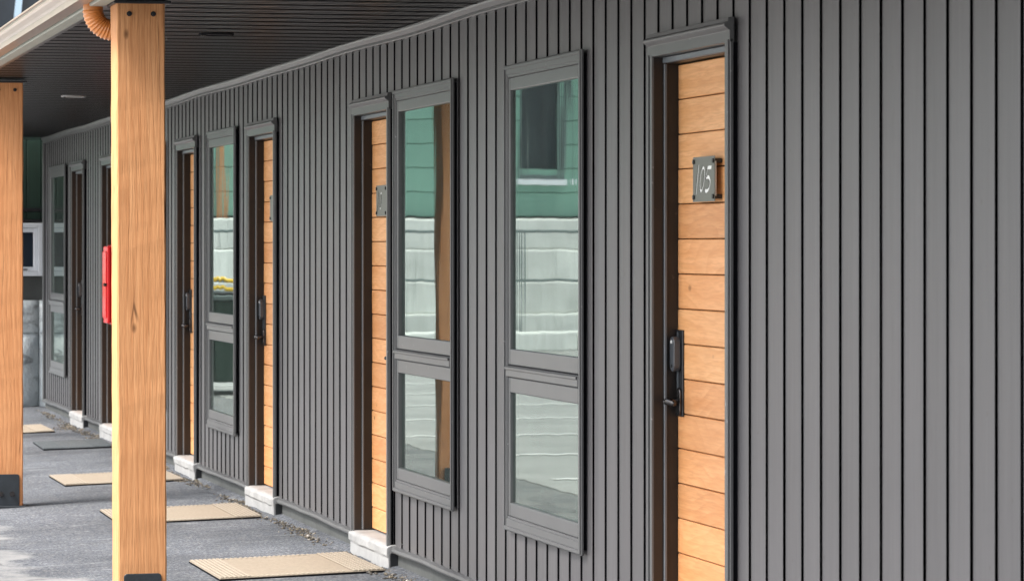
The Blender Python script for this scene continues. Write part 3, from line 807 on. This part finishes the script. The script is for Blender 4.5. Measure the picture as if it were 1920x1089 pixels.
# ------------------------------------------------------------------ gravel along the foundation
gm = MB(); rr = random.Random(3)
octa = [(1, 0, 0), (-1, 0, 0), (0, 1, 0), (0, -1, 0), (0, 0, 1), (0, 0, -1)]
of = [(0, 2, 4), (2, 1, 4), (1, 3, 4), (3, 0, 4), (2, 0, 5), (1, 2, 5), (3, 1, 5), (0, 3, 5)]
for i in range(8000):
    yy = rr.uniform(8.5, 32.7)
    cl = 0.5 + 0.5 * math.sin(yy * 2.1) * math.sin(yy * 0.77 + 1)
    wd = 0.035 + 0.06 * cl
    off = abs(rr.gauss(0, wd * 0.75)) + 0.004
    dr = next((1 for a, b in DOORS if a - 0.03 < yy < b + 0.03), 0)
    if dr: off += 0.05
    if off > 0.26: continue
    s = rr.choice((0.004, 0.005, 0.006, 0.008, 0.011)) * rr.uniform(0.7, 1.2)
    if rr.random() < 0.012: s *= 1.8
    b = len(gm.v); th = rr.uniform(0, 6.28); e1, e2, e3 = rr.uniform(0.7, 1.3), rr.uniform(0.7, 1.3), rr.uniform(0.5, 0.9)
    z = gz(off) + s * 0.3 + (0.010 * max(0, 1 - off / 0.10) * cl if not dr else 0)
    for x_, y_, z_ in octa:
        X = x_ * e1 * rr.uniform(0.8, 1.2); Y = y_ * e2 * rr.uniform(0.8, 1.2)
        gm.v.append((-off + s * (X * math.cos(th) - Y * math.sin(th)), yy + s * (X * math.sin(th) + Y * math.cos(th)), z + s * z_ * e3))
    gm.f += [tuple(b + q for q in t_) for t_ in of]
tag(gm.build('gravel', 'pebble'), 'loose tan and dark gravel along the foot of the charcoal wall', 'gravel', kind='stuff')
# dark tar fillet under the gravel
tf = MB(); nn = 120
for q in range(nn + 1):
    yy = 8.0 + (32.7 - 8.0) * q / nn
    w_ = 0.055 + 0.025 * math.sin(yy * 3.3) + 0.02 * math.sin(yy * 9.1)
    tf.v += [(0.01, yy, 0.022), (-0.02, yy, 0.017), (-w_, yy, gz(w_) + 0.002)]
for q in range(nn):
    for r_ in range(2): tf.f.append((q * 3 + r_, q * 3 + r_ + 1, q * 3 + 4 + r_, q * 3 + 3 + r_))
tag(tf.build('earth_strip', 'asphalt', smooth=True), kind='structure')

# ------------------------------------------------------------------ green annex closing the walkway
YA = 33.62
ax = empty('green_annex', (0.9, YA, 0)); tag(ax, 'dark green annex with white window and whitewashed base at the walkway end', 'building')
def AB(name, mat, x0, x1, y0, y1, z0, z1, bevel=0.0, segs=1):
    o = box(name, mat, ax, x0, x1, y0, y1, z0, z1, bevel, segs); o.location -= ax.location; return o
AB('annex_core', 'room', -1.15, 3.0, YA + 0.2, YA + 5, -0.1, 2.75)
for i in range(30):                         # upright grooved cladding
    x = -1.2 + i * 0.14
    AB('cladding_board', 'greendk', x, x + 0.135, YA + 0.03, YA + 0.2, 1.91, 2.75, 0.004)
    AB('cladding_board', 'greendk', x, x + 0.135, YA + 0.03, YA + 0.2, 1.80, 1.875, 0.004)
AB('dark_band', 'black', -1.22, 3.0, YA - 0.01, YA + 0.2, 1.876, 1.909, 0.003)
AB('flashing', 'black', -1.22, 3.0, YA - 0.012, YA + 0.2, 1.775, 1.799, 0.003)
AB('lower_band', 'found', -1.2, -0.836, YA + 0.04, YA + 0.2, 1.0, 1.774)
AB('lower_band', 'found', 0.071, 3.0, YA + 0.04, YA + 0.2, 1.0, 1.774)
AB('lower_band', 'found', -0.836, 0.071, YA + 0.04, YA + 0.2, 1.0, 1.25)
wn = MB(); 
def xframe(mb, y0, y1, a, b, z0, z1, wd):
    mb.box(a, a + wd, y0, y1, z0, z1); mb.box(b - wd, b, y0, y1, z0, z1); mb.box(a + wd, b - wd, y0, y1, z0, z0 + wd); mb.box(a + wd, b - wd, y0, y1, z1 - wd, z1)
xframe(wn, -0.02, 0.1, -0.835, 0.07, 1.255, 1.765, 0.045)
wo = wn.build('window', 'pvc', ax, 0.004, loc=(-0.9, 0, 0))
s2 = MB(); xframe(s2, 0.0, 0.08, -0.787, 0.022, 1.303, 1.717, 0.04); s2.build('sash', 'pvc', wo, 0.004)
MB().box(-0.75, -0.015, 0.05, 0.055, 1.34, 1.68).build('pane', 'slate', wo)
MB().box(-0.13, -0.08, -0.01, 0.0, 1.312, 1.324).build('window_latch', 'black', wo)
def rubble(name, x0, x1, z0, z1, bulge, seed):
    m_ = MB(); nx, nz = 16, 14; rr = random.Random(seed)
    for i in range(nx + 1):
        for j in range(nz + 1):
            x = x0 + (x1 - x0) * i / nx; z = z0 + (z1 - z0) * j / nz
            e = min(i, nx - i, 3) / 3 * min(j, nz - j, 3) / 3
            y = -0.02 - bulge * math.sqrt(max(e, 0)) + rr.uniform(-0.008, 0.008)
            m_.v.append((x, y, z))
    for i in range(nx):
        for j in range(nz):
            a = i * (nz + 1) + j; m_.f.append((a, a + nz + 1, a + nz + 2, a + 1))
    b = len(m_.v)
    m_.v += [(x0, 0.25, z0), (x1, 0.25, z0), (x0, 0.25, z1), (x1, 0.25, z1)]
    top = [i * (nz + 1) + nz for i in range(nx + 1)]; m_.f.append(tuple(top + [b + 3, b + 2]))
    m_.f.append(tuple([j for j in range(nz + 1)] + [b + 2, b])); m_.f.append(tuple([nx * (nz + 1) + j for j in range(nz + 1)] + [b + 3, b + 1]))
    o = m_.build(name, 'wash', ax, smooth=True, loc=(-0.9, 0, 0)); return o
xs = [-1.3, -0.9, 0.03, 0.9, 2.0, 3.0]
for r_, (z0, z1) in enumerate([(-0.05, 0.70), (0.705, 1.02)]):
    for q, (a, b) in enumerate(zip(xs, xs[1:])):
        rubble('wall_stone', a + 0.004, b - 0.004, z0, z1, 0.10 if r_ == 0 else 0.05, r_ * 10 + q)

# ------------------------------------------------------------------ green lodge across the lot (seen in the panes)
YL = 54.0
lo = empty('green_lodge', (-5, YL, 0)); tag(lo, 'green lodge mirrored in the panes, dark window above the gutter', 'building')
def LB(name, mat, x0, x1, y0, y1, z0, z1, bevel=0.0, parent=None):
    o = box(name, mat, parent or lo, x0, x1, y0, y1, z0, z1, bevel)
    if parent is None: o.location -= lo.location
    return o
LB('lodge_core', 'room', -16, 6, YL + 0.25, YL + 8, 0, 7.4)
z = 2.02; ph_ = 0.385
lodge_windows = [(-10.50, -9.72, 2.62, 4.80), (-4.0, -3.2, 3.3, 4.6), (-14.0, -13.0, 2.55, 4.3), (0.9, 2.6, 4.2, 6.6)]
while z < 7.2:
    cuts = sorted([(a, b) for a, b, c, d_ in lodge_windows if c < z + ph_ * 0.55 and d_ > z + ph_ * 0.45])
    x = -16.0
    for a, b in cuts + [(6.0, 6.0)]:
        if a - x > 0.05: LB('cladding_panel', 'green', x, a, YL, YL + 0.25, z + 0.006, z + ph_ - 0.006, 0.006)
        x = b
    z += ph_
for a, b, c, d_ in lodge_windows[:3]:
    fr = MB(); xframe(fr, -0.03, 0.2, a, b, c, d_, 0.07)
    wo = fr.build('window', 'rail', lo, 0.004, loc=(5, 0, 0))
    MB().box(a + 0.07, b - 0.07, 0.1, 0.105, c + 0.07, d_ - 0.07).build('pane', 'slate', wo)
    MB().box(a - 0.06, b + 0.06, -0.09, 0.02, c - 0.09, c - 0.002).build('sill', 'pvc', wo, 0.004)
fr = MB(); xframe(fr, -0.05, 0.2, 0.9, 2.6, 4.2, 6.6, 0.10)
wo = fr.build('window', 'paleblue', lo, 0.004, loc=(5, 0, 0)); tag(wo, 'dark upper window with pale blue frame')
MB().box(1.0, 2.5, 0.1, 0.105, 4.3, 6.5).build('pane', 'slate', wo)
gl = MB()
for x0_, x1_ in ((1.15, 1.42), (1.58, 1.80)):
    gl.v += [(x0_, -0.0, 4.3), (x0_ + 0.10, -0.0, 4.3), (x1_ + 0.10, -0.0, 6.5), (x1_, 0.0, 6.5), (x0_, 0.09, 4.3), (x0_ + 0.10, 0.09, 4.3), (x1_ + 0.10, 0.09, 6.5), (x1_, 0.09, 6.5)]
    b = len(gl.v) - 8
    gl.f += [tuple(b + q for q in f_) for f_ in ((0, 1, 2, 3), (7, 6, 5, 4), (0, 4, 5, 1), (1, 5, 6, 2), (2, 6, 7, 3), (3, 7, 4, 0))]
gl.build('window_bar', 'paleblue', wo)
LB('timber_trim', 'post', -4.95, -4.87, YL - 0.05, YL - 0.002, 1.9, 7.2, 0.004)
LB('eave_board', 'pvc', -16.1, 6.1, YL - 0.4, YL + 0.25, 7.25, 7.5, 0.01)
# whitewashed block retaining wall below it
rw = empty('retaining_wall', (-8, YL - 0.8, 0)); tag(rw, 'pale painted block wall mirrored in the lower half of the panes', 'wall')
courses = [(-0.06, 0.50, 0.10), (0.505, 1.00, 0.04), (1.005, 1.50, 0.0), (1.505, 1.98, -0.02)]
for ci, (z0, z1, st_) in enumerate(courses):
    x = -16 + (0.7 if ci % 2 else 0)
    while x < -0.4:
        x2 = min(x + 1.5, -0.3)
        o = box('wall_block', 'paleblock', rw, x + 0.003, x2 - 0.003, YL - 1.2 - st_, YL - 0.3, z0, z1, 0.03, 2); o.location -= rw.location
        x = x2
# low white kerb before the wall
kb = empty('white_kerb', (-8, YL - 2.2, GROUND_OUT)); tag(kb, 'low white kerb mirrored at the foot of the pale wall', 'kerb')
for i in range(8):
    MB().box(0, 1.76, -0.18, 0.18, 0, 0.30).build('kerb_stone', 'paleblock', kb, 0.03, 2, loc=(-7.5 + i * 1.8, 0, 0))
# railing in front of the wall
rl = empty('railing', (-8, YL - 1.6, 0)); tag(rl, 'dark metal railing mirrored before the pale block wall', 'railing')
for zz in (1.02, 1.78):
    MB().tube([(-7.5, 0, zz), (7, 0, zz)], 0.022, 10).build('rail', 'rail', rl)
for i in range(8): MB().tube([(-7.5 + i * 2.07, 0, -0.06), (-7.5 + i * 2.07, 0, 1.8)], 0.075, 10).build('rail_post', 'rail', rl)
# yellow swag barrier and dark skip (mirrored in the pane between the third and fourth doors)
yb = empty('yellow_barrier', (-2.6, 36.7, GROUND_OUT)); tag(yb, 'double wavy yellow chain mirrored in the pane left of the third door', 'barrier')
for zz in (1.16, 1.25):
    cp = [(-0.9 + i * 0.02, 0, zz + 0.10 * (i / 90 - 0.5) - 0.035 * abs(math.sin(i * 0.21)) - 0.01 * math.sin(i * 0.57)) for i in range(91)]
    MB().tube(cp, 0.022, 8).build('chain', 'yellow', yb, smooth=True)
for xx in (-0.9, 0.9): MB().tube([(xx, 0, 0), (xx, 0, 1.3)], 0.03, 10).build('barrier_post', 'rail', yb)
sk = empty('dark_filler', (-2.75, 37.6, GROUND_OUT)); tag(sk, 'added dark green skip mirrored low in the pane left of the third door', 'filler')
MB().prism([(-0.75, 0.14), (0.75, 0.14), (0.95, 1.02), (-0.95, 1.02)], -0.6, 0.6).build('filler_body', 'greendk', sk, 0.015)  # made-up box, added to darken the mirrored lower pane
MB().box(-1.0, 1.0, -0.65, 0.65, 1.021, 1.075).build('filler_rim', 'rail', sk, 0.01)
MB().box(-0.94, 0.94, -0.58, 0.58, 1.076, 1.11).build('filler_lid', 'black', sk, 0.012)
for xx in (-0.62, 0.62):
    for yy in (-0.5, 0.5): MB().tube([(xx - 0.03, yy, 0.07), (xx + 0.03, yy, 0.07)], 0.07, 14).build('wheel', 'black', sk)
for xx in (-0.45, 0.0, 0.45): MB().box(xx - 0.03, xx + 0.03, -0.64, -0.601, 0.16, 1.0).build('filler_ridge', 'greendk', sk, 0.004)
